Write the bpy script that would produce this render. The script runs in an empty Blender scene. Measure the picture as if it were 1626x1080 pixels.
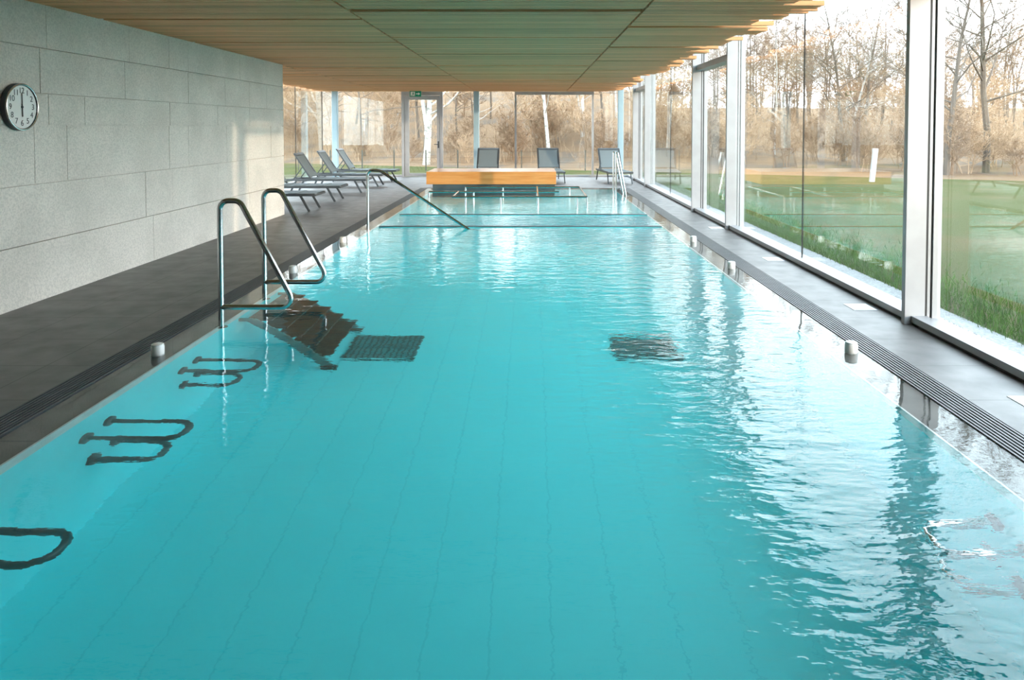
import bpy, bmesh, math, random
from mathutils import Vector, Matrix
scene = bpy.context.scene
COL = scene.collection
PI = math.pi
R = math.radians

# ------------------------------------------------------------------ materials
def new_mat(name):
    m = bpy.data.materials.new(name); m.use_nodes = True
    nt = m.node_tree; nt.nodes.clear()
    out = nt.nodes.new('ShaderNodeOutputMaterial')
    return m, nt, out
def N(nt, t, **kw):
    n = nt.nodes.new(t)
    for k, v in kw.items():
        if k.startswith('i_'):
            n.inputs[k[2:].replace('_', ' ')].default_value = v
        else:
            setattr(n, k, v)
    return n
def L(nt, a, b): nt.links.new(a, b)
def math_(nt, op, a, b=None, c=None):
    n = nt.nodes.new('ShaderNodeMath'); n.operation = op
    for i, v in enumerate((a, b, c)):
        if v is None: continue
        if isinstance(v, (int, float)): n.inputs[i].default_value = v
        else: L(nt, v, n.inputs[i])
    return n.outputs[0]
def mixc(nt, fac, a, b, mode='MIX'):
    n = nt.nodes.new('ShaderNodeMix'); n.data_type = 'RGBA'; n.blend_type = mode
    for i, v in ((0, fac), (6, a), (7, b)):
        if isinstance(v, (int, float)): n.inputs[i].default_value = v
        elif isinstance(v, tuple): n.inputs[i].default_value = (*v, 1)
        else: L(nt, v, n.inputs[i])
    return n.outputs[2]
def coords(nt): return nt.nodes.new('ShaderNodeTexCoord').outputs['Object']
def geopos(nt): return nt.nodes.new('ShaderNodeNewGeometry').outputs['Position']
def mapping(nt, v, scale):
    n = N(nt, 'ShaderNodeMapping'); n.inputs['Scale'].default_value = scale
    L(nt, v, n.inputs['Vector']); return n.outputs[0]
def noise(nt, v, scale, detail=4, rough=.5):
    n = N(nt, 'ShaderNodeTexNoise'); n.inputs['Scale'].default_value = scale
    n.inputs['Detail'].default_value = detail; n.inputs['Roughness'].default_value = rough
    L(nt, v, n.inputs['Vector']); return n.outputs['Fac']
def ramp(nt, f, a, b):
    n = N(nt, 'ShaderNodeMapRange', interpolation_type='SMOOTHSTEP')
    n.inputs['From Min'].default_value = a; n.inputs['From Max'].default_value = b
    L(nt, f, n.inputs['Value']); return n.outputs[0]
def bump(nt, h, strength, dist):
    n = N(nt, 'ShaderNodeBump'); n.inputs['Strength'].default_value = strength
    n.inputs['Distance'].default_value = dist; L(nt, h, n.inputs['Height']); return n.outputs[0]

def mat(name, c1, c2=None, scale=8, rough=.5, metal=0, bmp=0, bscale=60, stretch=(1, 1, 1), spec=.5, lo=.35, hi=.65):
    m, nt, out = new_mat(name)
    b = N(nt, 'ShaderNodeBsdfPrincipled')
    b.inputs['Roughness'].default_value = rough; b.inputs['Metallic'].default_value = metal
    b.inputs['Specular IOR Level'].default_value = spec
    v = mapping(nt, coords(nt), stretch)
    c2 = c2 or tuple(x * .85 for x in c1)
    f = ramp(nt, noise(nt, v, scale), lo, hi)
    L(nt, mixc(nt, f, c1, c2), b.inputs['Base Color'])
    if bmp:
        L(nt, bump(nt, noise(nt, v, bscale, 6), 1, bmp), b.inputs['Normal'])
    L(nt, b.outputs[0], out.inputs[0])
    return m

M = {}
M['steel'] = mat('brushed_steel', (.55, .56, .56), (.48, .49, .5), 20, .16, 1)
M['alu'] = mat('light_aluminium', (.37, .37, .38), (.345, .345, .355), 5, .4, .3)
M['alu_grey'] = mat('grey_frame', (.42, .42, .43), (.38, .38, .39), 5, .4, .5)
M['gasket'] = mat('black_gasket', (.02, .02, .02), None, 10, .6)
M['column'] = mat('blue_grey_steel', (.30, .42, .48), (.28, .40, .46), 5, .45)
M['white_plastic'] = mat('white_plastic', (.8, .8, .79), (.75, .75, .74), 10, .35)
M['plate'] = mat('plate_metal', (.75, .76, .76), (.7, .71, .71), 20, .35, .3)
M['black'] = mat('black_paint', (.02, .025, .03), None, 10, .4)
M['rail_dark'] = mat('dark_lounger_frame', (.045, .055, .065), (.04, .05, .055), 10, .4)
M['fabric'] = mat('grey_sling_fabric', (.15, .185, .20), (.13, .165, .18), 120, .8, bmp=.001, bscale=300)
M['base_dark'] = mat('dark_slate_base', (.07, .09, .10), (.05, .07, .08), 6, .4)
M['tread'] = mat('dark_tread', (.008, .035, .04), (.015, .06, .065), 12, .5)
M['stringer'] = mat('teal_grey_metal', (.10, .30, .30), (.08, .24, .25), 6, .45, .3)
M['under_steel'] = mat('dark_wet_steel', (.07, .14, .15), (.05, .11, .12), 10, .35, .6)
M['trim_white'] = mat('white_edge', (.8, .8, .78), (.7, .7, .68), 8, .4)
M['roof'] = mat('roof_board', (.6, .59, .57), (.56, .55, .53), 3, .8)
M['void'] = mat('dark_void', (.03, .024, .018), None, 3, .9)
M['plaster'] = mat('plaster', (.80, .79, .77), (.76, .75, .73), 3, .8)
M['clock_white'] = mat('dial_white', (.8, .8, .78), (.78, .78, .76), 3, .4)
M['chrome'] = mat('chrome', (.65, .63, .6), None, 3, .25, 1)
M['green'] = mat('sign_green', (.0, .28, .14), (.0, .26, .13), 3, .4)
M['paving'] = mat('pale_gravel', (.20, .215, .22), (.13, .14, .145), 40, .8, bmp=.01, bscale=90)
M['bark'] = mat('grey_bark', (.11, .085, .065), (.07, .055, .042), 6, .9, stretch=(1, 1, .2))
M['twig'] = mat('brown_twig', (.21, .13, .072), (.16, .098, .056), 1.5, .9)
M['twig_pale'] = mat('pale_twig', (.36, .25, .155), (.28, .19, .118), 1.5, .9)
M['twig_grey'] = mat('grey_twig', (.13, .105, .085), (.10, .08, .065), 1.5, .9)
M['birch'] = mat('birch_bark', (.34, .315, .285), (.14, .145, .13), 5, .8, stretch=(1, 1, 2.2), lo=.55, hi=.66)
M['fence'] = mat('dark_fence', (.06, .06, .05), None, 3, .7)

def wood(name, c1, c2, stretch, rough, island=False):
    m, nt, out = new_mat(name)
    b = N(nt, 'ShaderNodeBsdfPrincipled'); b.inputs['Roughness'].default_value = rough
    v = coords(nt)
    f = noise(nt, mapping(nt, v, stretch), 3, 6, .6)
    c = mixc(nt, ramp(nt, f, .3, .7), c1, c2)
    if island:
        rnd = nt.nodes.new('ShaderNodeNewGeometry').outputs['Random Per Island']
        k = math_(nt, 'MULTIPLY_ADD', rnd, .4, .8)
        hsv = N(nt, 'ShaderNodeHueSaturation'); L(nt, k, hsv.inputs['Value']); L(nt, c, hsv.inputs['Color'])
        c = hsv.outputs[0]
    L(nt, c, b.inputs['Base Color'])
    L(nt, bump(nt, f, .4, .004), b.inputs['Normal'])
    L(nt, b.outputs[0], out.inputs[0]); return m
M['slat'] = wood('ceiling_wood', (.88, .44, .21), (.74, .35, .155), (.6, 9, 9), .6, True)
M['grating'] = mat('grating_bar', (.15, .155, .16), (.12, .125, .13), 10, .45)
M['bench_wood'] = wood('bench_wood', (.62, .29, .095), (.50, .20, .05), (.5, 4, 5), .3)

def stone_wall():
    m, nt, out = new_mat('pale_stone')
    b = N(nt, 'ShaderNodeBsdfPrincipled'); b.inputs['Roughness'].default_value = .85
    v = coords(nt)
    c = mixc(nt, ramp(nt, noise(nt, v, 1.6, 5), .3, .7), (.74, .69, .63), (.64, .60, .545))
    speck = ramp(nt, noise(nt, v, 55, 3, .75), .42, .60)
    c = mixc(nt, math_(nt, 'MULTIPLY', speck, .36), c, (.32, .315, .295))
    L(nt, c, b.inputs['Base Color'])
    L(nt, bump(nt, noise(nt, v, 70, 5, .7), 1, .006), b.inputs['Normal'])
    L(nt, b.outputs[0], out.inputs[0]); return m
M['stone'] = stone_wall()

def tile(name, c1, c2, w, h, ox, oy, joint, rough, spec=.5, jw=.004, nscale=2.5):
    m, nt, out = new_mat(name)
    b = N(nt, 'ShaderNodeBsdfPrincipled'); b.inputs['Specular IOR Level'].default_value = spec
    v = coords(nt)
    c = mixc(nt, ramp(nt, noise(nt, v, nscale, 6), .3, .7), c1, c2)
    br = N(nt, 'ShaderNodeTexBrick', offset=0.0, squash=1.0)
    mp = N(nt, 'ShaderNodeMapping'); mp.inputs['Location'].default_value = (ox, oy, 0); L(nt, v, mp.inputs['Vector'])
    L(nt, mp.outputs[0], br.inputs['Vector'])
    br.inputs['Scale'].default_value = 1; br.inputs['Mortar Size'].default_value = jw
    br.inputs['Mortar Smooth'].default_value = 0
    br.inputs['Brick Width'].default_value = w; br.inputs['Row Height'].default_value = h
    c = mixc(nt, br.outputs['Fac'], c, joint)
    L(nt, c, b.inputs['Base Color'])
    r = math_(nt, 'MULTIPLY_ADD', noise(nt, v, 5, 5), .25, rough - .12)
    L(nt, r, b.inputs['Roughness'])
    hgt = math_(nt, 'SUBTRACT', math_(nt, 'MULTIPLY', noise(nt, v, 60, 4), .15), br.outputs['Fac'])
    L(nt, bump(nt, hgt, .6, .003), b.inputs['Normal'])
    L(nt, b.outputs[0], out.inputs[0]); return m
M['deck'] = tile('dark_stone_tile', (.115, .11, .108), (.075, .073, .073), .64, .62, .06, .09, (.03, .03, .03), .46, spec=.9)
M['strip'] = tile('wet_stone', (.15, .135, .12), (.09, .08, .072), 50, 1.24, 0, 0, (.04, .04, .04), .4)
M['pool'] = tile('turquoise_pool_tile', (.13, .92, .97), (.115, .90, .965), .3, 50, .2, 0, (.10, .84, .91), .5, jw=.005, nscale=.8)
M['grate'] = tile('grille_plate', (.02, .22, .25), (.03, .28, .30), .05, .2, 0, 0, (.008, .12, .14), .5, jw=.010)

def glass(name, tint, k):
    m, nt, out = new_mat(name)
    t = N(nt, 'ShaderNodeBsdfTransparent'); t.inputs[0].default_value = (*tint, 1)
    g = N(nt, 'ShaderNodeBsdfGlossy'); g.inputs['Roughness'].default_value = 0
    g.inputs['Color'].default_value = (.95, 1, .99, 1)
    f = N(nt, 'ShaderNodeFresnel'); L(nt, math_(nt, 'MULTIPLY_ADD', nt.nodes.new('ShaderNodeNewGeometry').outputs['Backfacing'], 1 / 1.5 - 1.5, 1.5), f.inputs[0])
    mx = N(nt, 'ShaderNodeMixShader')
    L(nt, math_(nt, 'MULTIPLY', f.outputs[0], k), mx.inputs[0])
    L(nt, t.outputs[0], mx.inputs[1]); L(nt, g.outputs[0], mx.inputs[2])
    L(nt, mx.outputs[0], out.inputs[0]); return m
M['glass'] = glass('window_glass', (.99, 1, .995), 1.0)

def water():
    m, nt, out = new_mat('pool_water')
    g = N(nt, 'ShaderNodeBsdfGlass'); g.inputs['IOR'].default_value = 1.333; g.inputs['Roughness'].default_value = 0
    g.inputs['Color'].default_value = (.97, 1, 1, 1)
    v = coords(nt)
    sx = N(nt, 'ShaderNodeSeparateXYZ'); L(nt, v, sx.inputs[0]); x, y = sx.outputs[0], sx.outputs[1]
    wob = noise(nt, v, .7, 2)
    xw = math_(nt, 'ADD', x, math_(nt, 'MULTIPLY_ADD', wob, 1.6, -.8))
    yw = math_(nt, 'ADD', y, math_(nt, 'MULTIPLY_ADD', wob, 2.0, -1.0))
    right = math_(nt, 'MULTIPLY', ramp(nt, xw, -.1, 1.0), math_(nt, 'MULTIPLY_ADD', ramp(nt, x, 1.0, 1.8), -.55, 1))
    far = ramp(nt, yw, 6.6, 8.6)
    jets = math_(nt, 'MULTIPLY', ramp(nt, y, 11.7, 11.9), math_(nt, 'SUBTRACT', 1, ramp(nt, y, 13.3, 13.5)))
    A = math_(nt, 'ADD', math_(nt, 'MULTIPLY_ADD', right, .80, .26), math_(nt, 'MULTIPLY', far, .26))
    A = math_(nt, 'ADD', A, math_(nt, 'MULTIPLY', jets, .8))
    calm = math_(nt, 'MULTIPLY', ramp(nt, x, -2.60, -2.0), math_(nt, 'SUBTRACT', 1, ramp(nt, x, 1.8, 2.2)))
    A = math_(nt, 'MULTIPLY', A, math_(nt, 'MULTIPLY_ADD', calm, .9, .1))
    n1 = noise(nt, mapping(nt, v, (4.4, 8.5, 1)), 1.0, 2, .45)
    n2 = noise(nt, mapping(nt, v, (13, 26, 1)), 1.0, 2, .5)
    n3 = noise(nt, mapping(nt, v, (.6, .9, 1)), 1.0, 1, .5)
    h = math_(nt, 'ADD', math_(nt, 'MULTIPLY', n1, .0125), math_(nt, 'MULTIPLY', n2, .0036))
    h = math_(nt, 'ADD', math_(nt, 'MULTIPLY', h, A), math_(nt, 'MULTIPLY', n3, .006))
    L(nt, bump(nt, h, 1, 1), g.inputs['Normal'])
    L(nt, g.outputs[0], out.inputs[0]); return m
M['water'] = water()

def grass(name, a, b_, c_):
    m, nt, out = new_mat(name)
    b = N(nt, 'ShaderNodeBsdfPrincipled'); b.inputs['Roughness'].default_value = .9; b.inputs['Specular IOR Level'].default_value = .1
    v = coords(nt)
    c = mixc(nt, ramp(nt, noise(nt, v, 25, 5, .7), .35, .65), a, b_)
    c = mixc(nt, ramp(nt, noise(nt, v, .45, 4, .6), .45, .68), c, c_)
    L(nt, c, b.inputs['Base Color'])
    L(nt, bump(nt, noise(nt, v, 40, 5, .7), 1, .05), b.inputs['Normal'])
    L(nt, b.outputs[0], out.inputs[0]); return m
M['lawn'] = grass('lawn_grass', (.056, .066, .017), (.068, .076, .022), (.105, .084, .036))
M['blade'] = grass('grass_blade', (.055, .15, .018), (.10, .20, .035), (.07, .165, .025))
M['litter'] = grass('leaf_litter', (.185, .12, .070), (.23, .15, .092), (.125, .10, .08))

# ------------------------------------------------------------------ mesh building
class MB:
    def __init__(s): s.v = []; s.f = []
    def quad(s, *p):
        n = len(s.v); s.v += [tuple(q) for q in p]; s.f.append(tuple(range(n, n + len(p))))
        return s
    def box(s, x0, x1, y0, y1, z0, z1):
        n = len(s.v)
        s.v += [(x, y, z) for z in (z0, z1) for y in (y0, y1) for x in (x0, x1)]
        for f in ((0, 2, 3, 1), (4, 5, 7, 6), (0, 1, 5, 4), (2, 6, 7, 3), (0, 4, 6, 2), (1, 3, 7, 5)):
            s.f.append(tuple(n + i for i in f))
        return s
    def bar(s, a, b, w, h, up=(0, 0, 1)):
        a, b = Vector(a), Vector(b); d = (b - a).normalized()
        sd = d.cross(Vector(up))
        if sd.length < 1e-4: sd = d.cross(Vector((0, 1, 0)))
        sd.normalize(); u = sd.cross(d).normalized()
        n = len(s.v)
        for p in (a, b):
            for i, j in ((-1, -1), (1, -1), (1, 1), (-1, 1)):
                s.v.append(tuple(p + sd * (i * w / 2) + u * (j * h / 2)))
        s.f += [(n, n + 1, n + 2, n + 3), (n + 7, n + 6, n + 5, n + 4)]
        for i in range(4):
            j = (i + 1) % 4; s.f.append((n + i, n + 4 + i, n + 4 + j, n + j))
        return s
    def tube(s, pts, rad, sides=12, caps=True):
        pts = [Vector(p) for p in pts]
        if isinstance(rad, (int, float)): rad = [rad] * len(pts)
        t0 = (pts[1] - pts[0]).normalized()
        u = t0.orthogonal().normalized()
        n0 = len(s.v); k = len(pts)
        for i, p in enumerate(pts):
            if i == 0: t = t0
            elif i == k - 1: t = (pts[i] - pts[i - 1]).normalized()
            else: t = ((pts[i + 1] - pts[i]).normalized() + (pts[i] - pts[i - 1]).normalized())
            if t.length < 1e-6: t = t0
            t = t.normalized()
            u = (u - t * u.dot(t))
            if u.length < 1e-6: u = t.orthogonal()
            u.normalize(); w = t.cross(u)
            for j in range(sides):
                a = 2 * PI * j / sides
                s.v.append(tuple(p + (u * math.cos(a) + w * math.sin(a)) * rad[i]))
        for i in range(k - 1):
            for j in range(sides):
                q = (j + 1) % sides
                s.f.append((n0 + i * sides + j, n0 + i * sides + q, n0 + (i + 1) * sides + q, n0 + (i + 1) * sides + j))
        if caps:
            s.f.append(tuple(n0 + j for j in reversed(range(sides))))
            s.f.append(tuple(n0 + (k - 1) * sides + j for j in range(sides)))
        return s
    def lathe(s, prof, axis='Z', c=(0, 0, 0), sides=32):
        n0 = len(s.v); k = len(prof)
        for r, h in prof:
            for j in range(sides):
                a = 2 * PI * j / sides; p, q = r * math.cos(a), r * math.sin(a)
                if axis == 'Z': v = (p, q, h)
                elif axis == 'X': v = (h, p, q)
                else: v = (q, h, p)
                s.v.append((v[0] + c[0], v[1] + c[1], v[2] + c[2]))
        for i in range(k - 1):
            for j in range(sides):
                q = (j + 1) % sides
                s.f.append((n0 + i * sides + j, n0 + i * sides + q, n0 + (i + 1) * sides + q, n0 + (i + 1) * sides + j))
        s.f.append(tuple(n0 + j for j in reversed(range(sides))))
        s.f.append(tuple(n0 + (k - 1) * sides + j for j in range(sides)))
        return s
    def prism(s, poly, f0, f1):   # poly mapped by two functions (front, back)
        n = len(s.v); k = len(poly)
        s.v += [f0(p) for p in poly] + [f1(p) for p in poly]
        s.f.append(tuple(range(n, n + k))); s.f.append(tuple(reversed(range(n + k, n + 2 * k))))
        for i in range(k):
            j = (i + 1) % k; s.f.append((n + j, n + i, n + k + i, n + k + j))
        return s
    def mesh(s, name, m, smooth=False):
        me = bpy.data.meshes.new(name); me.from_pydata(s.v, [], s.f); me.update()
        if m: me.materials.append(M[m])
        if smooth:
            me.polygons.foreach_set('use_smooth', [True] * len(me.polygons))
        return me
    def build(s, name, m, parent=None, smooth=False, bevel=0, fix=True):
        me = s.mesh(name, m, smooth)
        if fix:
            bm = bmesh.new(); bm.from_mesh(me); bmesh.ops.recalc_face_normals(bm, faces=bm.faces); bm.to_mesh(me); bm.free()
        o = bpy.data.objects.new(name, me); COL.objects.link(o)
        if parent: o.parent = parent
        if bevel:
            b = o.modifiers.new('bevel', 'BEVEL'); b.width = bevel; b.segments = 2; b.limit_method = 'ANGLE'
        if smooth and hasattr(me, 'set_sharp_from_angle'): me.set_sharp_from_angle(angle=R(40))
        return o
def tag(o, label, cat, group=None, kind=None):
    o['label'] = label; o['category'] = cat
    if group: o['group'] = group
    if kind: o['kind'] = kind
    return o
def empty(name, loc=(0, 0, 0), rz=0):
    o = bpy.data.objects.new(name, None); COL.objects.link(o)
    o.location = loc; o.rotation_euler.z = rz; o.empty_display_size = .1
    return o
def copy_tree(o, parent=None):
    c = o.copy(); COL.objects.link(c)
    if parent: c.parent = parent
    for ch in o.children: copy_tree(ch, c)
    return c
def struct(o, label, cat): return tag(o, label, cat, kind='structure')
def fillet(pts, rad, n=8):
    pts = [Vector(p) for p in pts]; out = [pts[0]]
    for i in range(1, len(pts) - 1):
        r = rad[i - 1] if isinstance(rad, (list, tuple)) else rad
        a = (pts[i - 1] - pts[i]).normalized(); b = (pts[i + 1] - pts[i]).normalized()
        ang = a.angle(b); d = r / math.tan(ang / 2)
        p0 = pts[i] + a * d
        cdir = (a + b).normalized(); c = pts[i] + cdir * (r / math.sin(ang / 2))
        v0 = (p0 - c).normalized(); v1 = ((pts[i] + b * d) - c).normalized()
        for k in range(n + 1):
            t = k / n; w = v0.slerp(v1, t) if v0.angle(v1) > 1e-3 else v0
            out.append(c + w * r)
    out.append(pts[-1]); return out

# ------------------------------------------------------------------ dimensions
WL, GR, GF, GL = -4.54, 3.17, 23.6, -6.75          # stone wall face, glass right, far, left
CZ, RZ = 2.735, 3.55
PX0, PX1, PY0, PY1, PD = -2.52, 2.11, .3, 19.28, 1.45
SX0, SX1 = -2.744, 2.354                           # outer edge of submerged strips
GX0, GX1 = -2.946, 2.556                           # outer edge of gratings
WEND = 13.4
posts = [5.9, 11.4, 13.85, 19.7, 22.0]

# ------------------------------------------------------------------ shell
fl = MB()
fl.box(GL - .1, GX0, -3, GF + .1, -.35, 0)
fl.box(GX1, 3.3, -3, GF + .1, -.35, 0)
fl.box(GX0, GX1, PY1, GF + .1, -.35, 0)
fl.box(GX0, GX1, -3, PY0, -.35, 0)
struct(fl.build('floor', 'deck'), 'dark stone tiled deck surrounding the pool', 'floor')
pb = MB()
pb.box(PX0 - .1, PX1 + .1, PY0 - .1, PY1 + .1, -PD - .15, -PD)
pb.box(PX0 - .1, PX0, PY0 - .1, PY1 + .1, -PD, -.12)
pb.box(PX1, PX1 + .1, PY0 - .1, PY1 + .1, -PD, -.12)
pb.box(PX0, PX1, PY0 - .1, PY0, -PD, -.0)
pb.box(PX0, PX1, PY1, PY1 + .1, -PD, -.35)
basin = struct(pb.build('pool_basin', 'pool'), 'turquoise tiled rectangular swimming pool basin', 'pool')
st = MB()
st.box(GX0, PX0 - .012, PY0, PY1, -.12, -.035); st.box(PX1 + .012, GX1, PY0, PY1, -.12, -.035)
st.build('pool_ledge', 'strip', basin)
tr = MB()
tr.box(PX0 - .012, PX0, PY0, PY1, -.12, -.012); tr.box(PX1, PX1 + .012, PY0, PY1, -.12, -.012)
tr.build('edge_trim', 'trim_white', basin)
w = MB(); w.quad((SX0, PY0, -.004), (SX1, PY0, -.004), (SX1, PY1, -.004), (SX0, PY1, -.004))
tag(w.build('pool_water', 'water', fix=False), 'clear rippled turquoise pool water filling the long basin', 'water', kind='stuff')

# gratings
for nm, x0, x1, lab in (('l', GX0, SX0, 'long dark slotted drain grating beside the stone wall deck'),
                        ('r', SX1, GX1, 'long dark slotted drain grating beside the window side deck')):
    g = MB(); n = 8; pitch = (x1 - x0) / n
    for i in range(n):
        g.box(x0 + i * pitch + .002, x0 + i * pitch + .014, PY0, PY1, -.032, .002)
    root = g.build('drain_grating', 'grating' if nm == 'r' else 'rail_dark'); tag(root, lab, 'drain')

# left stone wall with real grooves between blocks
rng = random.Random(5)
courses = [0, .545, 1.08, 1.62, 1.91, 2.33, 2.76]
known = {5: [8.3], 4: [8.2, 8.87], 3: [6.9], 2: [6.69, 7.16, 8.48, 9.18], 1: [5.4, 6.95, 8.6], 0: [6.2, 7.6]}
sw = MB()
sw.box(WL - .36, WL - .03, -3, WEND - .003, 0, RZ)
sw.box(GL - .1, WL - .36, WEND - .36, WEND, 0, RZ)
for ci in range(6):
    z0, z1 = courses[ci], courses[ci + 1]
    ys = [-3.0]; y = -3 + rng.uniform(.4, 1.2)
    while y < known[ci][0] - .5: ys.append(y); y += rng.uniform(.6, 1.5)
    ys += known[ci]; y = ys[-1] + rng.uniform(.5, 1.2)
    while y < WEND - .4: ys.append(y); y += rng.uniform(.5, 1.4)
    ys.append(WEND)
    for a, b in zip(ys[:-1], ys[1:]):
        d = rng.uniform(-.002, .002)
        sw.box(WL - .04, WL + d, a + .0025, b - (.0025 if b < WEND else 0), z0 + (.0045 if z0 else 0), z1 - .0045)
struct(sw.build('wall_left', 'stone'), 'pale bush-hammered stone block wall along the left deck', 'wall')
struct(MB().box(GL - .1, 3.3, -3.2, -3, 0, RZ).build('wall_back', 'plaster'), 'plain plaster wall behind the camera', 'wall')
struct(MB().box(3.02, 3.3, -3, 3.0, 0, RZ).build('wall_right', 'plaster'), 'unseen solid plaster wall before the glazing, shaped to bound the sunlight', 'wall')  # out of view; kept solid so sun reaches only the stone wall's far end
struct(MB().box(GL - .2, 3.35, -3.2, GF + .2, RZ, RZ + .3).build('trim_1', 'roof'), 'flat roof slab over the pool hall', 'roof')

# ceiling: wooden battens
rng = random.Random(11)
c = MB()
cols = [(-6.6, -4.63, 1), (-4.60, -1.80, 1), (-1.775, 1.07, 0), (1.095, 2.56, 2)]
offs = [.9, 1.3, .75, 1.9]
pitch = .078
nrow = int(26.4 / pitch)
for ci, (x0, x1, k) in enumerate(cols):
    run = rng.uniform(-.1, .1)
    for i in range(nrow):
        y = -2.95 + i * pitch
        ph = (y - offs[ci]) % 2.12
        if ph < pitch * 1.5: continue                       # the dark gap between two panels
        a, b = x0, x1
        if ci == 3 and rng.random() < .45: run = rng.choice((-.22, -.14, -.05, .05, .14, .2)) + rng.uniform(-.03, .03)
        if ci == 0 and rng.random() < .45: run = rng.uniform(-.14, .14)
        if ci == 3: b = x1 + run
        if ci == 0: a = x0 + run
        if ci == 0 and y < WEND + .05: continue
        c.box(a, b, y, y + .058, CZ, CZ + .045)
ceil_ = c.build('ceiling', 'slat', fix=False); struct(ceil_, 'suspended ceiling of wooden battens with ragged ends', 'ceiling')
MB().box(WL - .06, 2.30, -2.95, GF - .1, CZ + .075, CZ + .09).box(-6.4, WL - .06, WEND + .1, GF - .1, CZ + .075, CZ + .09).build('ceiling_board', 'void', ceil_)
h = MB()
for x in (-4.0, -2.4, -1.1, .4, 1.6, 2.2):
    h.box(x, x + .05, -2.95, GF - .1, CZ + .045, CZ + .075)
h.build('batten_carrier', 'void', ceil_)

# ------------------------------------------------------------------ right glazing
for i, y in enumerate(posts + [3.45]):
    p = MB().box(3.02, 3.185, y, y + .055, 0, RZ)
    r_ = p.build('trim_%d' % (i + 2), 'alu', bevel=.003); struct(r_, ('nearest pale aluminium window post on the right side', 'second pale window post from the camera on the right',
        'third pale window post, just beyond the transom bay', 'fourth pale window post from the camera on the right', 'farthest pale window post on the right side',
        'pale window post beside the camera, outside the picture')[i], 'post')
    q = MB().box(3.185, 3.20, y, y + .06, 0, RZ); q.build('gasket', 'gasket', r_)
    j = MB().box(3.20, 3.222, y - .002, y + .06, 0, RZ).box(3.236, 3.30, y - .012, y + .06, 0, RZ); j.build('jamb', 'alu', r_)
    MB().box(3.222, 3.236, y + .01, y + .06, 0, RZ).build('gasket', 'gasket', r_)
bays = [(3.0, 3.45, 0), (3.51, 5.9, 1), (5.96, 11.4, 0), (11.46, 13.85, 1), (13.91, 19.7, 0), (19.76, 22.0, 1), (22.06, GF, 0)]
wn = 0
for y0, y1, door in bays:
    wn += 1
    f = MB()
    f.box(3.075, 3.20, y0, y1, .018, .07).box(3.20, 3.30, y0, y1, .0, .055)
    f.box(3.10, 3.30, y0, y1, RZ - .07, RZ)
    if door:
        f.box(3.09, 3.30, y0, y1, 2.66, 2.76)
    fo = f.build('window_%d' % wn, 'alu', bevel=.002)
    struct(fo, ('narrow glazed strip beside the camera, outside the picture', 'tall glazed bay at the right picture edge with aluminium sill',
        'wide glazed bay with a dark pane joint beyond the nearest post', 'narrow bay with a grey transom between second and third post',
        'wide glazed bay between third and fourth window post', 'narrow transom bay between fourth and farthest window post',
        'last narrow glazed bay before the far right corner')[wn - 1], 'window')
    MB().box(3.085, 3.11, y0, y1, 0, .018).build('sill_gap_shade', 'gasket', fo)  # black strip stands in for the shade in the gap under the sill
    ys = [y0, y1]
    if not door and y1 - y0 > 4: ys = [y0, 8.57 if y0 < 8 else (y0 + y1) / 2, y1]
    for a, b in zip(ys[:-1], ys[1:]):
        zz = [(.07, 2.66), (2.76, RZ - .07)] if door else [(.07, RZ - .07)]
        for z0, z1 in zz:
            gx = GR + (.11 if door else 0)
            MB().box(gx - .006, gx + .006, a + .004, b - .004, z0, z1).build('pane', 'glass', fo)
    if len(ys) == 3:
        MB().box(GR - .008, GR + .008, ys[1] - .004, ys[1] + .004, .07, RZ - .07).build('pane_joint', 'gasket', fo)

# far glazing
dx0, dx1 = -4.126, -2.93
f = MB(); f.box(GL, dx0 - .06, GF - .05, GF + .07, 0, .06).box(GL, 3.2, GF - .05, GF + .07, RZ - .07, RZ)
f.box(dx1 + .06, 3.2, GF - .05, GF + .07, 0, .06)
wn += 1
fw = f.build('window_%d' % wn, 'alu'); struct(fw, 'frameless glass wall at the far end of the pool hall', 'window')
xs = [GL, -5.3, dx0 - .06]
for a, b in ((GL + .02, -5.28), (-5.27, dx0 - .07), (dx1 + .07, -.56), (1.98, 3.15)):
    MB().box(a, b, GF - .006, GF + .006, .06, RZ - .07).build('pane', 'glass', fw)
MB().box(dx0 - .06, dx1 + .06, GF - .006, GF + .006, 2.74, RZ - .07).build('pane', 'glass', fw)
MB().box(-.56, 1.98, GF - .006, GF + .006, 2.74, RZ - .07).build('pane', 'glass', fw)
MB().box(GL - .01, GL + .01, GF - .012, GF + .012, .06, RZ - .07).build('pane_joint', 'gasket', fw)
# sliding panel in the far wall
d2 = MB().box(-.56, 1.98, GF - .04, GF + .06, 2.64, 2.74).box(-.56, -.50, GF - .04, GF + .06, .0, 2.64).box(1.92, 1.98, GF - .04, GF + .06, 0, 2.64).box(-.5, 1.92, GF - .04, GF + .06, 0, .05)
d2 = d2.build('door_2', 'alu_grey'); struct(d2, 'wide sliding glass panel with grey head rail in the far wall', 'door')
MB().box(-.5, 1.92, GF - .006, GF + .006, .05, 2.64).build('pane', 'glass', d2)
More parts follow.
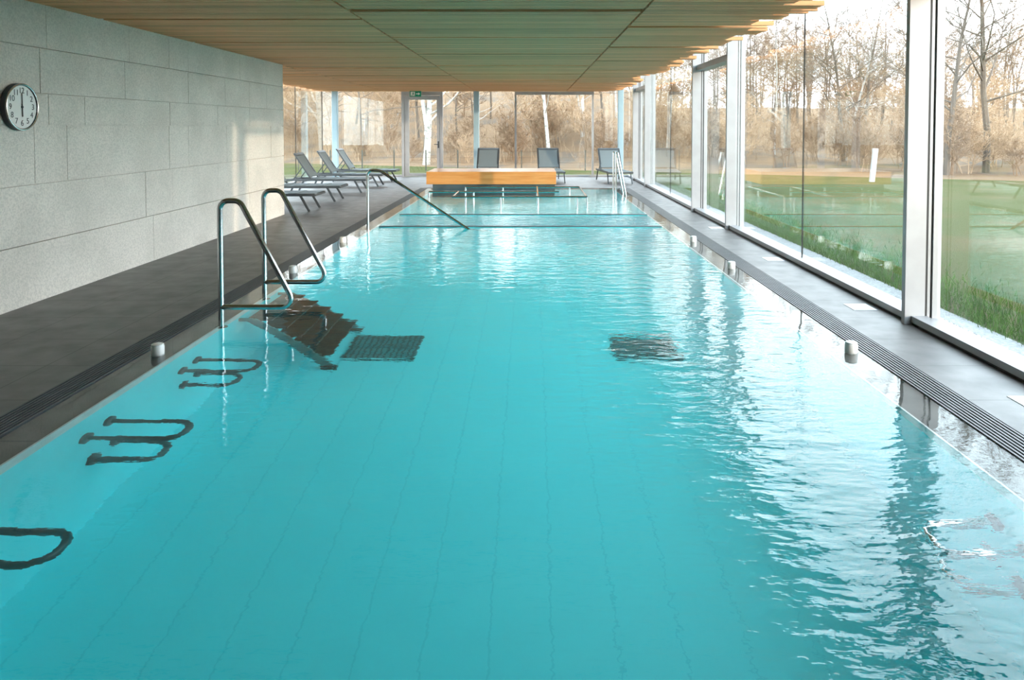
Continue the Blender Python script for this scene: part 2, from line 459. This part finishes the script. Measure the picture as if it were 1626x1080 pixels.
# exit door
d = MB()
d.box(dx0 - .06, dx0 + .02, GF - .07, GF + .07, 0, 2.74).box(dx1 - .02, dx1 + .06, GF - .07, GF + .07, 0, 2.74).box(dx0 + .02, dx1 - .02, GF - .07, GF + .07, 2.62, 2.74)
d = d.build('door_1', 'alu_grey'); struct(d, 'grey framed glass exit door in the far wall', 'door')
lf = MB()
lf.box(dx0 + .03, dx0 + .17, GF - .04, GF + .04, .02, 2.61).box(dx1 - .13, dx1 - .03, GF - .04, GF + .04, .02, 2.61)
lf.box(dx0 + .17, dx1 - .13, GF - .04, GF + .04, 2.48, 2.61).box(dx0 + .17, dx1 - .13, GF - .04, GF + .04, .02, .12)
lf = lf.build('door_leaf', 'alu_grey', d)
MB().box(dx0 + .17, dx1 - .13, GF - .006, GF + .006, .12, 2.48).build('pane', 'glass', lf)
hd = MB().tube(fillet([(dx1 - .08, GF - .04, 1.05), (dx1 - .08, GF - .10, 1.05), (dx1 - .21, GF - .10, 1.05)], .015, 4), .011, 8)
hd.box(dx1 - .10, dx1 - .06, GF - .05, GF - .04, .93, 1.15)
hd.build('door_handle', 'black', lf, True)
# left glazing
wn += 1
f = MB().box(GL - .06, GL + .06, WEND, GF - .05, 0, .06).box(GL - .06, GL + .06, WEND, GF - .05, RZ - .07, RZ)
fl_ = f.build('window_%d' % wn, 'alu'); struct(fl_, 'glass wall on the left beyond the end of the stone wall', 'window')
for a, b in ((WEND, 15.6), (15.61, 18.25), (18.26, 20.93), (20.94, GF - .02)):
    MB().box(GL - .006, GL + .006, a, b, .06, RZ - .07).build('pane', 'glass', fl_)
    MB().box(GL - .01, GL + .01, b, b + .012, .06, RZ - .07).build('pane_joint', 'gasket', fl_)
# steel columns by the far glass
for x, lab in ((-6.26, 'slim blue grey steel column behind the left loungers'),
               (-1.77, 'slim blue grey steel column between exit door and sliding panel'),
               (2.81, 'slim blue grey steel column in the far right corner')):
    cb = MB().box(-.085, .085, -.085, .085, 0, RZ); o = cb.build('steel_column', 'column', bevel=.012); o.location = (x, 23.33, 0); tag(o, lab, 'column')
    bp = MB().box(-.12, .12, -.12, .12, 0, .012); bp.build('base_plate', 'alu_grey', o)

# ------------------------------------------------------------------ clock
ck = empty('wall_clock', (WL, 6.465, 1.777)); tag(ck, 'round white wall clock with dark case on the stone wall', 'clock')
case = MB().lathe([(.19, .0), (.208, .004), (.21, .045), (.204, .058), (.192, .06), (.19, .050)], 'X').build('case', 'black', ck, True)
rim = MB()
rim.tube([(.056, .2 * math.cos(a * PI / 24), .2 * math.sin(a * PI / 24)) for a in range(49)], .009, 8, False); rim.build('rim', 'chrome', case, True)
dial = MB().lathe([(.0005, .046), (.19, .046), (.19, .050), (.0005, .0505)], 'X', sides=48).build('dial', 'clock_white', ck)
def text_mesh(txt, size):
    cu = bpy.data.curves.new('numeral', 'FONT'); cu.body = txt; cu.size = size; cu.align_x = 'CENTER'; cu.align_y = 'CENTER'; cu.extrude = .0008
    o = bpy.data.objects.new('numeral', cu); COL.objects.link(o)
    dg = bpy.context.evaluated_depsgraph_get(); me = bpy.data.meshes.new_from_object(o.evaluated_get(dg))
    bpy.data.objects.remove(o); me.materials.clear(); me.materials.append(M['black']); return me
rot = Matrix(((0, 0, 1), (1, 0, 0), (0, 1, 0))).to_4x4()
for k in range(1, 13):
    a = PI / 2 - k * PI / 6
    me = text_mesh(str(k), .072); me.transform(rot)
    o = bpy.data.objects.new('numeral', me); COL.objects.link(o); o.parent = dial
    o.location = (.0515, .143 * math.cos(a), .143 * math.sin(a))
MB().bar((.054, 0, .03), (.054, .004, -.085), .013, .002, (1, 0, 0)).build('hour_hand', 'black', ck)
MB().bar((.057, 0, -.03), (.057, -.004, .125), .009, .002, (1, 0, 0)).build('minute_hand', 'black', ck)
MB().lathe([(.010, .05), (.010, .060)], 'X', sides=16).build('hub', 'black', ck)

# exit sign
ex = empty('exit_sign', (-3.66, 23.05, 2.645)); tag(ex, 'green emergency exit sign with running figure and arrow above the door', 'sign')
ep = MB().box(-.18, .18, 0, .03, -.09, .09).build('panel', 'green', ex, bevel=.004)
MB().box(-.15, -.015, -.003, 0, -.065, .065).build('door_symbol', 'white_plastic', ep)
fg = MB()
f0 = lambda p: (p[0], -.006, p[1]); f1 = lambda p: (p[0], -.003, p[1])
fg.lathe([(.011, -.006), (.011, -.003)], 'Y', (-.066, 0, .045), 12)
fg.prism([(-.095, .03), (-.06, .032), (-.055, .0), (-.075, -.01), (-.09, .0)], f0, f1)
fg.prism([(-.06, .03), (-.03, .012), (-.033, .004), (-.06, .016)], f0, f1)
fg.prism([(-.075, .0), (-.045, -.02), (-.03, -.05), (-.042, -.052), (-.058, -.026), (-.085, -.008)], f0, f1)
fg.prism([(-.085, .0), (-.09, -.03), (-.13, -.05), (-.128, -.06), (-.078, -.04), (-.07, -.005)], f0, f1)
fg.build('running_figure', 'green', ep)
ar = MB()
f0 = lambda p: (p[0], -.004, p[1]); f1 = lambda p: (p[0], 0, p[1])
ar.prism([(.02, .014), (.09, .014), (.09, .045), (.15, 0), (.09, -.045), (.09, -.014), (.02, -.014)], f0, f1); ar.build('arrow', 'white_plastic', ep)

# ------------------------------------------------------------------ handrails
def loop_rail(Y, lab):
    root = empty('handrail', (PX0 + .012, Y, -.035)); tag(root, lab, 'handrail', 'chrome entry rails at the pool steps')
    P = fillet([(0, 0, -.0), (0, 0, 1.045), (.16, 0, 1.045), (.61, 0, .185), (.0, 0, .185)], [.07, .075, .075], 8)
    MB().tube(P, .0215, 14).build('rail', 'steel', root, True)
    MB().lathe([(.05, 0), (.05, .006), (.03, .012)], 'Z').build('foot_flange', 'steel', root, True)
loop_rail(5.87, 'nearer looped chrome handrail standing at the pool steps')
loop_rail(6.83, 'farther looped chrome handrail standing at the pool steps')
root = empty('handrail', (-2.59, 11.52, -.035)); tag(root, 'sloping chrome stair handrail descending into the pool beside the partition', 'handrail')
P = fillet([(0, 0, 0), (0, 0, .965), (.2, 0, .95), (1.95, 0, -.22)], [.08, .09], 8)
MB().tube(P, .022, 14).build('rail', 'steel', root, True)
MB().lathe([(.05, 0), (.05, .006), (.03, .012)], 'Z').build('foot_flange', 'steel', root, True)
root = empty('handrail', (2.2, 17.1, -.035)); tag(root, 'tall narrow chrome ladder rail at the far right pool edge', 'handrail')
for dy, in ((0,), (.55,)):
    P = fillet([(0, dy, 0), (-.20, dy, 1.03), (-.24, dy, 1.03), (-.25, dy, -.9)], [.015, .015], 6)
    MB().tube(P, .02, 12).build('rail', 'steel', root, True)
for k in range(3):
    MB().tube([(-.25, 0, -.3 - .25 * k), (-.25, .55, -.3 - .25 * k)], .018, 10).build('rung', 'steel', root, True)

# submerged stair
root = empty('pool_steps', (PX0, 6.74, -PD)); tag(root, 'dark submerged steps with metal stringers below the looped handrails', 'steps')
for k in range(5):
    x = .05 + .125 * k; z = PD - .22 - .235 * k
    t = MB().box(x, x + .23, -.47, .47, z - .035, z)
    t.build('tread', 'tread', root, bevel=.004)
for s in (-1, 1):
    sb = MB()
    sb.bar((0, s * .485, PD - .20), (.12, s * .485, PD - .20), .02, .09)
    sb.bar((.10, s * .485, PD - .19), (.76, s * .485, .06), .022, .10)
    sb.build('stringer', 'stringer', root)
    MB().box(.70, .84, s * .485 - .05, s * .485 + .05, 0, .03).build('foot', 'under_steel', root)

# floor grilles on the pool bottom
for x0, x1, y0, y1, lab in ((-1.70, -1.05, 6.46, 7.07, 'square dark suction grille on the pool floor beside the steps'),
                            (.75, 1.34, 6.50, 7.08, 'square dark suction grille on the pool floor near the windows')):
    o = MB().box(x0 - (x0 + x1) / 2, x1 - (x0 + x1) / 2, y0 - (y0 + y1) / 2, y1 - (y0 + y1) / 2, 0, .02).build('floor_grille', 'grate', bevel=.004)
    o.location = ((x0 + x1) / 2, (y0 + y1) / 2, -PD); tag(o, lab, 'grille')

# underwater U bars on the left pool wall
def ubar(Y, z, ln, lab):
    root = empty('grab_bar', (PX0, Y, z)); tag(root, lab, 'grab bar', 'underwater massage bars on the left pool wall')
    P = fillet([(0, -.115, 0), (ln, -.115, 0), (ln, .115, 0), (0, .115, 0)], [.10, .10], 8)
    MB().tube(P, .022, 12).build('bar', 'under_steel', root, True)
    for s in (-1, 1):
        MB().lathe([(.055, 0), (.055, .02), (.03, .028)], 'X', (0, s * .115, 0), 20).build('flange', 'under_steel', root, True)
    return root
ubar(4.19, -.405, .52, 'upper underwater bar of the middle pair on the left pool wall')
ubar(4.25, -.775, .36, 'lower underwater bar of the middle pair on the left pool wall')
ubar(5.33, -.47, .50, 'upper underwater bar of the pair nearest the pool steps')
ubar(5.34, -.775, .36, 'lower underwater bar of the pair nearest the pool steps')
ubar(3.05, -.41, .52, 'single underwater bar closest to the camera at the left picture edge')

for y, z, ln, lab in ((3.16, -.45, .36, 'upper shiny underwater bar on the window side pool wall'), (3.19, -.787, .27, 'lower shiny underwater bar on the window side pool wall')):
    o = ubar(y, z, ln, lab); o.location.x = PX1; o.rotation_euler.z = PI; o['group'] = 'underwater bars on the window side pool wall'
    o.children[0].data.materials[0] = M['steel']

# white caps standing in the overflow channel
cap = empty('overflow_cap')
MB().lathe([(.043, 0), (.044, .045), (.044, .085), (.040, .091)], 'Z', sides=24).build('body', 'white_plastic', cap, True)
MB().lathe([(.0415, .091), (.040, .102), (.03, .106)], 'Z', sides=24).build('lid', 'white_plastic', cap, True)
caps = [(-2.65, 5.14, 'white round cap on the left overflow ledge closest to the camera'),
        (-2.645, 8.06, 'white round cap on the left overflow ledge behind the looped handrails'),
        (-2.645, 10.2, 'white round cap on the left overflow ledge near the sloping handrail'),
        (2.28, 5.19, 'white round cap on the window side overflow ledge closest to the camera'),
        (2.27, 8.31, 'white round cap on the window side ledge, second from the camera'),
        (2.265, 10.26, 'white round cap on the window side ledge, third from the camera')]
for i, (x, y, lab) in enumerate(caps):
    o = cap if i == 0 else copy_tree(cap)
    o.location = (x, y, -.035); tag(o, lab, 'cap', 'white caps along the overflow ledges')

# deck floor plates
pl = MB().box(-.1, .1, -.115, .115, 0, .004).build('floor_plate', 'plate')
MB().box(-.085, .085, -.1, .1, .004, .006).build('lid', 'plate', pl)
for i, (x, y, lab) in enumerate([(2.92, 4.19, 'square metal floor plate on the window deck at the right picture edge'),
                                 (2.915, 6.47, 'square metal floor plate on the deck beside the nearest window post'),
                                 (2.92, 8.84, 'square metal floor plate on the deck below the glass pane joint'),
                                 (2.92, 11.6, 'square metal floor plate on the deck beside the second window post')]):
    o = pl if i == 0 else copy_tree(pl); o.location = (x, y, 0); tag(o, lab, 'floor plate', 'metal floor plates on the window deck')

# partitions across the pool
for y, x0, x1, lab in ((11.75, -2.46, 2.08, 'thin dark partition across the pool in front of the jets'),
                       (13.37, -2.42, 2.10, 'thin dark partition across the pool behind the jets')):
    o = MB().box(x0, x1, y - .03, y + .03, -PD, -.002).build('pool_partition', 'pool'); tag(o, lab, 'partition')
    MB().box(x0, x1, y - .035, y + .035, -.002, .012).build('coping', 'base_dark', o, bevel=.004)
# whirlpool grab rails
root = empty('whirlpool_rail', (0, 15.1, -PD)); tag(root, 'low chrome rail frame standing in the water before the wooden bench', 'rail')
Z = PD + .16
for nm, a, b in (('rail', (-1.64, 0, Z), (1.13, 0, Z)), ('rail', (-2.3, 1.2, Z), (.6, 1.2, Z)), ('rail', (-1.6, 2.5, Z), (1.13, 2.5, Z)),
                 ('rail', (1.13, 0, Z), (1.13, 2.5, Z)), ('rail', (-1.64, 0, Z), (-1.64, 1.2, Z)), ('rail', (.12, 0, Z), (.12, 2.5, Z))):
    MB().tube([a, b], .021, 10).build(nm, 'steel', root, True)
for x, y in ((-1.37, 0), (-.65, 0), (.12, 0), (.93, 0), (1.13, 0), (-2.3, 1.2), (-1.3, 1.2), (-.7, 2.5), (.12, 2.5), (.9, 2.5), (-1.6, 2.5)):
    MB().tube([(x, y, 0), (x, y, Z)], .019, 10).build('post', 'steel', root, True)

# bench
root = empty('pool_bench', (-1.02, 18.95, -PD)); tag(root, 'long wooden block bench on a dark base at the far pool end', 'bench')
MB().box(-1.63, 1.62, -.62, .95, PD + .17, PD + .485).build('wooden_seat', 'bench_wood', root, bevel=.006)
MB().box(-1.48, 1.59, -.55, .30, 0, PD + .17).build('base', 'base_dark', root)

# ------------------------------------------------------------------ loungers
def lounger():
    t = empty('sun_lounger')
    fr = MB()
    for s in (-1, 1): fr.bar((-.95, s * .335, .315), (.97, s * .335, .315), .03, .05)
    for x in (-.95, -.3, .3, .97): fr.bar((x, -.335, .31), (x, .335, .31), .03, .035)
    fr.build('frame', 'rail_dark', t)
    for x, dx in ((.70, .17), (-.72, -.15)):
        for s in (-1, 1):
            MB().bar((x, s * .335, .30), (x + dx, s * .345, 0), .026, .042).build('leg', 'rail_dark', t)
    se = MB()
    n = 8
    for i in range(n):
        a, b = -.36 + 1.31 * i / n, -.36 + 1.31 * (i + 1) / n
        za, zb = (.340 + .006 * math.cos(i * PI / 4), .340 + .006 * math.cos((i + 1) * PI / 4))
        se.quad((a, -.32, za), (b, -.32, zb), (b, .32, zb), (a, .32, za))
    so = se.build('seat', 'fabric', t); md = so.modifiers.new('thick', 'SOLIDIFY'); md.thickness = .012
    ang = R(57); c_, s_ = math.cos(ang), math.sin(ang)
    hx, hz = -.37, .345
    bk = MB()
    for s in (-1, 1): bk.bar((hx, s * .31, hz), (hx - .72 * c_, s * .31, hz + .72 * s_), .05, .035)
    bk.bar((hx - .70 * c_, -.31, hz + .70 * s_), (hx - .70 * c_, .31, hz + .70 * s_), .03, .085, (-s_, 0, c_))
    bk.bar((hx - .06 * c_, -.31, hz + .06 * s_), (hx - .06 * c_, .31, hz + .06 * s_), .03, .03)
    bk = bk.build('backrest', 'rail_dark', t)
    bb = MB()
    for i in range(6):
        a, b = .05 + .63 * i / 6, .05 + .63 * (i + 1) / 6
        w = lambda q: .012 * math.sin(PI * q / .7)
        p = lambda q: (hx - q * c_ - w(q) * s_ + .016 * s_, hz + q * s_ - w(q) * c_ + .016 * c_)
        (xa, za), (xb, zb) = p(a), p(b)
        bb.quad((xa, -.30, za), (xb, -.30, zb), (xb, .30, zb), (xa, .30, za))
    bo = bb.build('sling', 'fabric', bk); md = bo.modifiers.new('thick', 'SOLIDIFY'); md.thickness = .01
    pr = MB()
    for s in (-1, 1): pr.bar((hx - .36 * c_, s * .28, hz + .36 * s_), (-.80, s * .28, .33), .016, .022)
    pr.bar((-.80, -.3, .33), (-.80, .3, .33), .02, .02); pr.build('prop', 'rail_dark', bk)
    return t
LG = lounger()
places = [(-5.09, 14.2, 0, 'grey sun lounger nearest the stone wall end, mostly hidden by it'),
          (-5.10, 16.05, 0, 'grey sun lounger second from the stone wall with its back hidden'),
          (-5.02, 18.15, 0, 'grey sun lounger with raised back, third from the stone wall'),
          (-5.00, 20.0, 0, 'grey sun lounger with raised back, fourth from the stone wall'),
          (-4.98, 21.85, 0, 'grey sun lounger with raised back closest to the far glass'),
          (-1.36, 21.75, -92, 'grey sun lounger behind the middle of the wooden bench'),
          (.53, 21.72, -86, 'grey sun lounger behind the right end of the wooden bench'),
          (2.40, 21.55, -84, 'grey sun lounger in the far right corner facing the pool')]
for i, (x, y, a, lab) in enumerate(places):
    o = LG if i == 0 else copy_tree(LG)
    o.location = (x, y, 0); o.rotation_euler.z = R(a); tag(o, lab, 'sun lounger', 'grey sun loungers on the deck')

# ------------------------------------------------------------------ outdoors
def edge(x): return 29 - .42 * x if x < 20 else 20.6
def sm(a, b, t): t = max(0, min(1, (t - a) / (b - a))); return t * t * (3 - 2 * t)
def ground(x, y):
    d = y - edge(x)
    if d <= 0: return -.04
    s = .20 - .135 * sm(2, 14, x)
    return -.04 + s * d * sm(-2, 6, d) * (1 - .3 * sm(20, 70, d)) + .25 * math.sin(x * .35 + y * .2) * sm(0, 10, d)
lw = MB()
lw.box(3.65, 110, -40, 40, -.2, -.04).box(-60, 3.65, GF + .12, 62, -.2, -.04).box(-60, GL - .15, -20, GF + .12, -.2, -.04)
struct(lw.build('lawn', 'lawn'), 'green lawn outside the windows', 'lawn')
struct(MB().box(3.3, 3.65, -10, GF + .12, -.2, -.015).build('paving_strip', 'paving'), 'pale gravel strip between window sill and lawn', 'path')
hs = MB(); nx, ny = 90, 50
for j in range(ny + 1):
    for i in range(nx + 1):
        x = -60 + 170 * i / nx; d = -.6 + 110 * (j / ny) ** 1.6
        y = edge(x) + d; hs.v.append((x, y, ground(x, y) + (.0 if j else -.1)))
for j in range(ny):
    for i in range(nx):
        a = j * (nx + 1) + i; hs.f.append((a, a + 1, a + nx + 2, a + nx + 1))
struct(hs.build('hillside', 'litter', smooth=True), 'brown leaf covered slope rising behind the lawn', 'hill')

rng = random.Random(3)
gb = MB()
for k in range(15000):
    x = 3.62 + abs(rng.gauss(0, .5)); y = rng.uniform(4.4, 20)
    hh = rng.uniform(.05, .14) * (1.0 if x < 4.4 else .7); a = rng.uniform(0, PI); w_ = rng.uniform(.003, .006)
    dx, dy = math.cos(a) * w_, math.sin(a) * w_
    lx, ly = rng.gauss(0, .03), rng.gauss(0, .03)
    gb.v += [(x - dx, y - dy, -.045), (x + dx, y + dy, -.045), (x + lx, y + ly, hh - .04)]
    n = len(gb.v); gb.f.append((n - 3, n - 2, n - 1))
tag(gb.build('grass_tufts', 'blade', fix=False), 'lush green grass growing along the gravel strip outside', 'grass', kind='stuff')

def tree_parts(seed, H, r0, limbs, style):
    rg = random.Random(seed); tk = MB(); tw = MB()
    def path(a, d, ln, n, wob, rise):
        pts = [Vector(a)]; d = Vector(d).normalized()
        for i in range(n):
            d = (d + Vector((rg.gauss(0, wob), rg.gauss(0, wob), rg.gauss(0, wob) + rise))).normalized()
            pts.append(pts[-1] + d * (ln / n))
        return pts, d
    stems = [((0, 0, 0), (rg.gauss(0, .05), rg.gauss(0, .05), 1), H, r0)]
    if style == 'fork': 
        stems = [((0, 0, 0), (.10, 0, 1), H, r0), ((.05, 0, H * .22), (-.28, .05, 1), H * .7, r0 * .7)]
    if style == 'multi':
        stems = [((rg.gauss(0, .2), rg.gauss(0, .2), 0), (rg.gauss(0, .18), rg.gauss(0, .18), 1), H * rg.uniform(.7, 1), r0 * rg.uniform(.6, 1)) for _ in range(4)]
    for a, d, ln, r in stems:
        n = 8; pts, _ = path(a, d, ln, n, .05, .04)
        tk.tube([pts[0] - Vector((0, 0, .3))] + pts, [r * 1.25] + [r * (1 - .93 * (i / n) ** .9) for i in range(n + 1)], 7)
        for q in range(limbs):
            t = .22 + .75 * (q + rg.random()) / limbs if style != 'multi' else .12 + .85 * (q + rg.random()) / limbs
            i = min(n - 1, int(t * n)); p = pts[i].lerp(pts[i + 1], t * n - i)
            az = rg.uniform(0, 2 * PI); up = rg.uniform(.25, .9)
            l1 = ln * (.42 * (1 - t) + .10) * rg.uniform(.7, 1.2)
            p1, _ = path(p, (math.cos(az), math.sin(az), up), l1, 4, .14, .08)
            r1 = r * (1 - .9 * t) * .34 + .006
            tk.tube(p1, [r1, r1 * .75, r1 * .55, r1 * .4, r1 * .2], 5, False)
            for s in range(6):
                i2 = rg.randint(1, 3); p2 = p1[i2].lerp(p1[i2 + 1], rg.random())
                b = (Vector((math.cos(az), math.sin(az), up)) + Vector((rg.gauss(0, .6), rg.gauss(0, .6), rg.gauss(.2, .4))))
                l2 = l1 * rg.uniform(.3, .55)
                p3, dd = path(p2, b, l2, 3, .18, .05)
                r2 = max(.010, r1 * .4); tw.tube(p3, [r2, r2 * .7, r2 * .5, r2 * .3], 3, False)
                for u in range(4):
                    i3 = rg.randint(0, 2); p4 = p3[i3].lerp(p3[i3 + 1], rg.random())
                    b2 = dd + Vector((rg.gauss(0, .7), rg.gauss(0, .7), rg.gauss(.1, .5)))
                    p5, _ = path(p4, b2, l2 * rg.uniform(.35, .7), 2, .2, 0)
                    tw.tube(p5, [.009, .008, .004], 3, False)
    return tk, tw
def tree(name, seed, H, r0, limbs, style, mt, mw):
    t = empty(name); a, b = tree_parts(seed, H, r0, limbs, style)
    a.build('trunk', mt, t, True, fix=False); b.build('twigs', mw, t, fix=False); return t
protos = {
    'oak': [tree('bare_tree', s, 9, .085, 22, '', 'bark', 'twig') for s in (1, 2)],
    'tall': [tree('bare_tree', s, 10, .11, 30, '', 'bark', 'twig_grey') for s in (4, 5)],
    'birch': [tree('birch_tree', s, 8, .09, 14, '', 'birch', 'twig_pale') for s in (7, 8)],
    'fork': [tree('birch_tree', 12, 7, .17, 12, 'fork', 'birch', 'twig_pale')],
    'shrub': [tree('bare_shrub', s, 3.0, .035, 14, 'multi', 'twig', 'twig') for s in (21, 22)],
    'pale': [tree('bare_shrub', s, 3.4, .04, 14, 'multi', 'twig_pale', 'twig_pale') for s in (25, 26)],
}
used = set()
def put(kind, x, y, s, lab, cat, group=None, rg=random.Random(9), rz=None, tilt=0):
    p = rg.choice(protos[kind]); o = p if p.name not in used else copy_tree(p); used.add(p.name)
    o.location = (x, y, ground(x, y)); o.rotation_euler = (0, tilt, rg.uniform(0, 2 * PI) if rz is None else rz)
    o.scale = (s, s, s * rg.uniform(.92, 1.1)); tag(o, lab, cat, group); return o
# trees one can point to
put('fork', -4.55, 31.5, 1.0, 'white forked birch seen through the exit door glass', 'tree', rz=0)
put('birch', .72, 30.5, 1.0, 'slim white birch behind the right end of the bench', 'tree')
put('birch', 2.3, 33.5, 1.1, 'white birch behind the far right lounger', 'tree')
put('birch', -2.6, 34, .62, 'small pale birch between the exit door and the middle column', 'tree')
put('tall', 13.9, 24.6, .95, 'tall dark leafless tree just right of the nearest window post', 'tree')
put('tall', 15.6, 25.2, 1.12, 'tallest leafless tree near the right edge of the picture', 'tree')
put('tall', 12.3, 29.0, .8, 'leafless tree with dark trunk seen in the large pane', 'tree')
put('tall', 14.2, 31.5, .8, 'leafless tree beside the large pane, right of its joint', 'tree')
put('birch', 12.6, 29.5, .75, 'thin leaning white birch trunk beyond the lawn', 'tree', tilt=.2)
put('birch', 9.9, 30, .7, 'white birch trunk left of the pane joint beyond the lawn', 'tree', tilt=-.05)
rg = random.Random(17)
GT = 'leafless trees on the wooded slope'; GS = 'leafless shrubs on the wooded slope'; GB = 'white birches on the wooded slope'
n = 0
for k in range(230):
    u = rg.uniform(-.52, .86); Y = 33 + 60 * rg.random() ** 1.5; x = u * Y
    if Y < edge(x) + 2: Y = edge(x) + rg.uniform(2, 12); x = u * Y
    if Y < edge(x) + 1.5: continue
    q = rg.random()
    right = x > 9
    sc = rg.uniform(.6, 1.05) * (.8 if right else 1)
    if q < .42: put('oak', x, Y, sc, 'leafless brown tree on the wooded slope beyond the lawn', 'tree', GT)
    elif q < .56: put('birch', x, Y, sc, 'pale birch on the wooded slope beyond the lawn', 'tree', GB)
    elif q < .80: put('shrub', x, Y, rg.uniform(.7, 1.3), 'leafless brown shrub on the wooded slope beyond the lawn', 'shrub', GS)
    else: put('pale', x, Y, rg.uniform(.7, 1.3), 'leafless pale shrub on the wooded slope beyond the lawn', 'shrub', GS + ', pale ones')
for k in range(60):
    u = rg.uniform(-.45, .8); Y = 24.0
    for _ in range(20): Y = edge(u * Y) + .1
    Y += rg.uniform(1.2, 4.5); x = u * Y
    if Y < edge(x) + .8: Y = edge(x) + 1
    put('shrub' if rg.random() < .6 else 'pale', x, Y, rg.uniform(.4, .8), 'low leafless bush along the edge of the lawn', 'shrub', 'bushes along the lawn edge')
for k in range(70):
    u = rg.uniform(.24, .80); Y = rg.uniform(40, 75); x = u * Y
    put('oak', x, Y, rg.uniform(.62, .95) * (.85 + Y * .004), 'leafless brown tree on the wooded slope beyond the lawn', 'tree', GT)
# thicket (uncountable)
th = MB()
for k in range(9000):
    u = rg.uniform(-.52, .86); Y = 30 + 55 * rg.random() ** 1.3; x = u * Y
    if Y < edge(x) + 1: continue
    z = ground(x, Y); l = rg.uniform(.5, 1.9); r_ = rg.uniform(.005, .011)
    p = Vector((x, Y, z - .05)); d_ = Vector((rg.gauss(0, .25), rg.gauss(0, .25), 1)).normalized()
    m_ = p + d_ * l * .5; e_ = m_ + (d_ + Vector((rg.gauss(0, .3), rg.gauss(0, .3), 0))).normalized() * l * .5
    th.tube([p, m_, e_], [r_, r_ * .8, r_ * .4], 3, False)
tag(th.build('brushwood', 'twig_pale', fix=False), 'dense pale brushwood stems covering the wooded slope', 'undergrowth', kind='stuff')
# fence at the far lawn edge
fn = empty('wire_fence', (0, 27.6, -.04)); tag(fn, 'low wire fence with thin dark posts across the far lawn', 'fence')
for k in range(13):
    MB().box(-10 + 1.2 * k - .02, -10 + 1.2 * k + .02, -.02, .02, 0, .78).build('fence_post', 'fence', fn)
wr = MB()
for z in (.1, .3, .5, .7): wr.tube([(-10, 0, z), (4.4, 0, z)], .004, 4)
wr.build('wire', 'fence', fn)
o = MB().bar((0, 0, -.05), (.10, 0, 1.0), .14, .10, (0, 1, 0)).build('white_post', 'alu', bevel=.01); o.location = (10.2, 22.0, -.04)
tag(o, 'white leaning post standing at the edge of the lawn', 'post')
MB().box(.02, .16, -.055, .055, .9, 1.0).build('cap', 'alu', o)

# ------------------------------------------------------------------ light
wd = bpy.data.worlds.new('sky'); scene.world = wd; wd.use_nodes = True
nt = wd.node_tree; nt.nodes.clear()
out = N(nt, 'ShaderNodeOutputWorld'); bg = N(nt, 'ShaderNodeBackground')
tc = N(nt, 'ShaderNodeTexCoord'); sp = N(nt, 'ShaderNodeSeparateXYZ'); L(nt, tc.outputs['Generated'], sp.inputs[0])
c = mixc(nt, ramp(nt, sp.outputs[2], 0, .6), (.90, .97, 1.0), (.70, .87, 1.0))
cl = noise(nt, mapping(nt, tc.outputs['Generated'], (1, 1, 3)), 2.2, 5)
c = mixc(nt, math_(nt, 'MULTIPLY', ramp(nt, cl, .45, .7), .5), c, (1, 1, 1))
L(nt, c, bg.inputs[0]); bg.inputs[1].default_value = 3.4
L(nt, bg.outputs[0], out.inputs[0])
sl = bpy.data.lights.new('sun', 'SUN'); sl.energy = 1.1; sl.angle = R(.8); sl.color = (1, .80, .58)
sl.cycles.use_multiple_importance_sampling = False
so = bpy.data.objects.new('sun', sl); COL.objects.link(so)
az, el = R(44), R(6.0)
dv = Vector((-math.sin(az) * math.cos(el), math.cos(az) * math.cos(el), -math.sin(el)))
so.rotation_euler = dv.to_track_quat('-Z', 'Y').to_euler(); so.location = (12, -10, 8)

# ------------------------------------------------------------------ camera
cd = bpy.data.cameras.new('camera'); cam = bpy.data.objects.new('camera', cd); COL.objects.link(cam)
F = 1165; TH = R(2.0)
cd.sensor_width = 36; cd.lens = 36 * F / 1626
cd.shift_x = (813 - 845) / 1626; cd.shift_y = -(540 - (202 + F * math.tan(TH))) / 1626
cd.clip_end = 500; cam.location = (0, 0, 1.6); cam.rotation_euler = (PI / 2 - TH, 0, 0)
scene.camera = cam
vs = scene.view_settings; vs.view_transform = 'Standard'; vs.look = 'None'; vs.gamma = 1; vs.use_curve_mapping = False; vs.exposure = 1.45
cy = scene.cycles
cy.max_bounces = 14; cy.transparent_max_bounces = 24; cy.transmission_bounces = 12; cy.glossy_bounces = 8; cy.diffuse_bounces = 6
cy.use_denoising = True
cy.sample_clamp_indirect = 8
